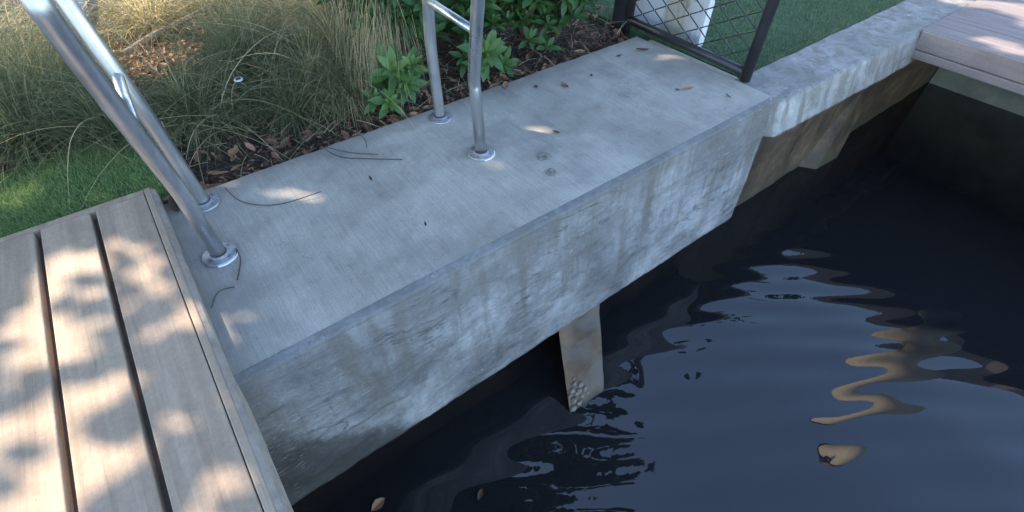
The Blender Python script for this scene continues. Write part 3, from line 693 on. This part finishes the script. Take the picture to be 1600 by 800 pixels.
loose(1.46, 4.02, .15, .085, .95, 'large orange leaf caught on the grass at the top edge', .28, .2, None, .6)
loose(-.20, 2.42, .13, .05, .1, 'dark curled leaf in the corner between the deck and the block', .004)
loose(-.20, 2.50, .08, .04, .6, 'brown leaf behind the back corner of the block', .0)
loose(-.05, 1.11, .09, .055, .62, 'brown leaf floating in the dark water at the bottom edge', ZW + .004, .05)
loose(.42, .82, .07, .03, .25, 'small dull leaf floating in the dark water', ZW + .004, .05)
def needle(pts, r, label):
    m = MB(); m.tube(smooth_path(pts), r, 6); return tag(m.build('dry_needle', M['needle']), label, 'needle', 'long dark needles fallen on the block')
needle([(.03, 2.42, .004), (.07, 2.25, .005), (.20, 2.13, .005), (.40, 2.08, .02)], .0024, 'long dark curved needle on the block beside the near handrail')
needle([(.55, 2.44, .03), (.60, 2.33, .005), (.70, 2.23, .005), (.86, 2.10, .006)], .0026, 'longest dark needle reaching from the mulch across the back of the block')
needle([(.57, 2.44, .02), (.66, 2.33, .006), (.78, 2.22, .005)], .0022, 'shorter dark needle lying alongside the longest one')
needle([(.72, 2.55, .05), (.78, 2.42, .01), (.76, 2.32, .005)], .002, 'short dark needle bent over the back edge of the block')
needle([(-.05, 1.93, .016), (-.055, 1.86, .006), (-.10, 1.75, .005)], .003, 'dark needle resting against the front flange of the near handrail')
needle([(-.12, 1.72, .004), (-.18, 1.73, .005), (-.225, 1.66, .005)], .0022, 'small hooked needle in the angle between deck and block')
for (x, y, r, lb) in ((1.49, 1.67, .042, 'grey ring-shaped crumb of mud on top of the block'), (1.43, 1.535, .034, 'smaller grey crumb of mud nearer the front edge')):
    m = MB()
    for k in range(7):
        a = k * .9; v_, f_ = blob((x + r * .55 * math.cos(a), y + r * .5 * math.sin(a), .004), r * uni(.3, .5), k, (1.1, 1.1, .35), 1); m.add(v_, f_)
    tag(m.build('mud_crumb', M['mud']), lb, 'mud', 'mud crumbs on the block')

# ------------------------------------------------------------------ trees that shade the place (leaf gaps let the sun patches through)
def inpoly(x, y, P):
    c = False; j = len(P) - 1
    for i in range(len(P)):
        if (P[i][1] > y) != (P[j][1] > y) and x < (P[j][0] - P[i][0]) * (y - P[i][1]) / (P[j][1] - P[i][1]) + P[i][0]: c = not c
        j = i
    return c
DECKP = [(-1.0, 1.38), (-.86, 1.60), (-.72, 2.22), (-.40, 2.24), (-.22, 1.95), (-.16, 1.40), (-.22, .7), (-.50, .2), (-1.3, .2), (-1.3, .95)]
BANDS = [(-.65, 1.90, -.40, 2.02, .035), (-.52, 1.60, -.22, 1.70, .05), (-.70, 1.54, -.22, 1.40, .035), (-.62, 1.22, -.2, 1.27, .075), (-.60, .95, -.2, 1.02, .06), (-1.0, 1.15, -.75, 1.3, .05), (-.55, 1.80, -.25, 1.84, .03)]
SPOTS = [(1.22, 1.77, .082), (1.10, 2.01, .07), (2.97, 2.10, .09), (3.08, 1.95, .07), (.05, 2.43, .066), (.17, 2.31, .064), (.28, 2.18, .066), (.38, 2.05, .062), (-.14, 1.56, .068), (1.62, 1.90, .068), (.45, 1.55, .066), (1.27, 2.22, .035),
         (-.02, 4.25, .46), (.32, 4.45, .36), (.15, 4.9, .55), (.65, 5.1, .35), (.35, 5.5, .5), (-.45, 4.75, .16), (-.62, 4.35, .12), (-.95, 5.0, .25), (1.5, 4.35, .16), (.92, 4.05, .07), (-.80, 3.02, .15), (-.62, 3.16, .09), (-.85, 3.4, .08), (-.45, 2.78, .08)]
def lit(x, y):
    wob = .045 * noise.noise(Vector((x * 5, y * 5, 8)))
    if inpoly(x + wob, y + wob, DECKP):
        if noise.noise(Vector((x * 2.2 + y * .4, y * 7.5, 3))) > .42: return False
        for (ax, ay, bx, by, r) in BANDS:
            dx, dy = bx - ax, by - ay; t_ = max(0, min(1, ((x - ax) * dx + (y - ay) * dy) / (dx * dx + dy * dy)))
            if math.hypot(x - ax - dx * t_, y - ay - dy * t_) < r * .62 + .25 * wob: return False
        return True
    if -.8 < x < 1.45 and 3.98 < y < 7.2 and noise.noise(Vector((x * 2.1, y * 2.1, 6))) < .30: return True
    if -1.6 < x < -.35 and 3.85 < y < 7 and noise.noise(Vector((x * 3.1, y * 3.1, 1))) < .05: return True
    for (sx_, sy_, r) in SPOTS:
        if (x - sx_) ** 2 + (y - sy_) ** 2 < (r + wob * (1 if r > .12 else .3)) ** 2: return True
    if 4.3 < x < 6.3 and -3.0 < y < .4 and abs((x - 4.765) + (y + .30) * .7265) < .42: return True
    if x > 5.66 + wob and y < 2.2 and noise.noise(Vector((x * 2.2, y * 1.2, 2))) < .33: return True
    if 4.98 < x < 5.40 - .05 * (y < .2) and y < 1.08 and noise.noise(Vector((x * 4, y * 2.6, 5))) < .2: return True
    return False
trees = [((-7.2, 12.6), 'tall spreading shade tree behind the planting bed, left of the others'), ((.2, 11.6), 'tall shade tree behind the planting bed in line with the near handrail'),
         ((4.2, 10.6), 'tall shade tree behind the lawn in line with the chain-link fence'), ((8.8, 8.4), 'broad shade tree beyond the lawn toward the far deck'), ((2.0, 7.4), 'slim overhanging tree just beyond the leafy shrubs')]
crown = [MB() for _ in trees]
def cleaf(c, L, W, nrm, tint):
    i = min(range(len(trees)), key=lambda q: (trees[q][0][0] - c.x) ** 2 + (trees[q][0][1] - c.y) ** 2 * .5)
    n = (nrm + Vector((uni(-1, 1), uni(-1, 1), uni(-1, 1))) * .45).normalized(); o1 = n.orthogonal().normalized(); o1 = (Matrix.Rotation(uni(0, 6.28), 3, n) @ o1); o2 = n.cross(o1)
    vs = [c + o1 * (u * L) + o2 * (v * W) for (u, v) in ((-.5, 0), (-.2, -.5), (.2, -.42), (.5, 0), (.2, .42), (-.2, .5))]
    crown[i].add(vs, [(0, 1, 2, 3, 4, 5)], tint)
def canopy_layer(x0, x1, y0, y1, cell, L, W, zlo, zhi, region=None):
    x = x0
    while x < x1:
        y = y0
        while y < y1:
            gx_, gy_ = x + uni(-.5, .5) * cell, y + uni(-.5, .5) * cell; y += cell
            if region and region(gx_, gy_): continue
            if lit(gx_, gy_): continue
            z = uni(zlo, zhi); c = Vector((gx_, gy_, 0)) + SD * (z / SD.z)
            cleaf(c, L * uni(.8, 1.2), W * uni(.8, 1.2), SD, rnd())
        x += cell
fine = lambda x, y: not (-1.5 < x < 3.4 and .3 < y < 5.8)
canopy_layer(-1.5, 3.4, .3, 5.8, .062, .15, .085, 4.0, 6.0)
canopy_layer(-1.5, 3.4, .3, 7.4, .062, .15, .085, 4.0, 6.5)
canopy_layer(4.9, 7.2, -3, 1.7, .07, .16, .09, 4.0, 5.5)
inn = lambda x, y: (-1.6 < x < 3.4 and .3 < y < 7.4)
canopy_layer(-7, 11, -2.2, 9, .16, .34, .2, 4.2, 7, inn)
canopy_layer(-7, 11, -2.2, 9, .16, .34, .2, 4.2, 7, inn)
# boughs overhanging the platform (open to the sky over the canal)
for k in range(24000):
    if k < 15000: x = uni(-7, 11); y = uni(.5, 6.5)
    else: x = uni(-1.2, 4.6); y = uni(.4, 3.6)
    z = uni(4.4, 6.6)
    edge = 0.62 + .3 * noise.noise(Vector((x * .9, z, 0))) if x < 3.0 else .62 + (x - 3.0) * .95 if x < 5.5 else 3.0
    edge += .28 * noise.noise(Vector((x * 1.9, z * 1.5, 4)))
    if y < edge: continue
    gp = Vector((x, y, z)) - SD * (z / SD.z)
    if lit(gp.x, gp.y): continue
    cleaf(Vector((x, y, z)), .34, .2, Vector((0, 0, 1)), rnd())
for (loc, lb), cm in zip(trees, crown):
    r_ = tag(empty('shade_tree', (loc[0], loc[1], 0)), lb, 'tree', 'shade trees behind the garden')
    m = MB(); b = Vector((loc[0], loc[1], -.1)); topp = b + Vector((uni(-.3, .3), -.5, 4.3))
    m.tube(smooth_path([b, b + Vector((.1, -.1, 1.6)), topp]), [.24 - .012 * k for k in range(13)], 12)
    for k in range(7):
        a = k * .9 + uni(-.2, .2); e = topp + Vector((math.cos(a) * uni(1.2, 2.6), math.sin(a) * uni(1.2, 2.4) - .5, uni(.4, 1.6)))
        m.tube(smooth_path([topp - Vector((0, 0, .5)), (topp + e) / 2 + Vector((0, 0, .3)), e]), [.085 - .005 * q for q in range(13)], 7)
    m.build('trunk', M['bark'], r_, smooth=True); cm.build('crown', M['canopy'], r_)
# unseen hedge added beyond the lawn to darken the water reflection
m = MB()
for k in range(9000):
    x = uni(8.2, 14); y = uni(1.9, 3.0) + max(0, (x - 8.2)) * .1; z = uni(0, 3.0 + .4 * noise.noise(Vector((x, y, 0))))
    n = Vector((uni(-1, 1), uni(-1, 1), uni(-1, 1))).normalized(); o1 = n.orthogonal(); o2 = n.cross(o1); c = Vector((x, y, z))
    m.add([c - o1 * .12, c + o2 * .05, c + o1 * .12, c - o2 * .05], [(0, 1, 2, 3)], rnd())
tag(m.build('hedge', M['canopy']), 'unseen dark hedge added beyond the lawn for the water reflection', 'hedge')
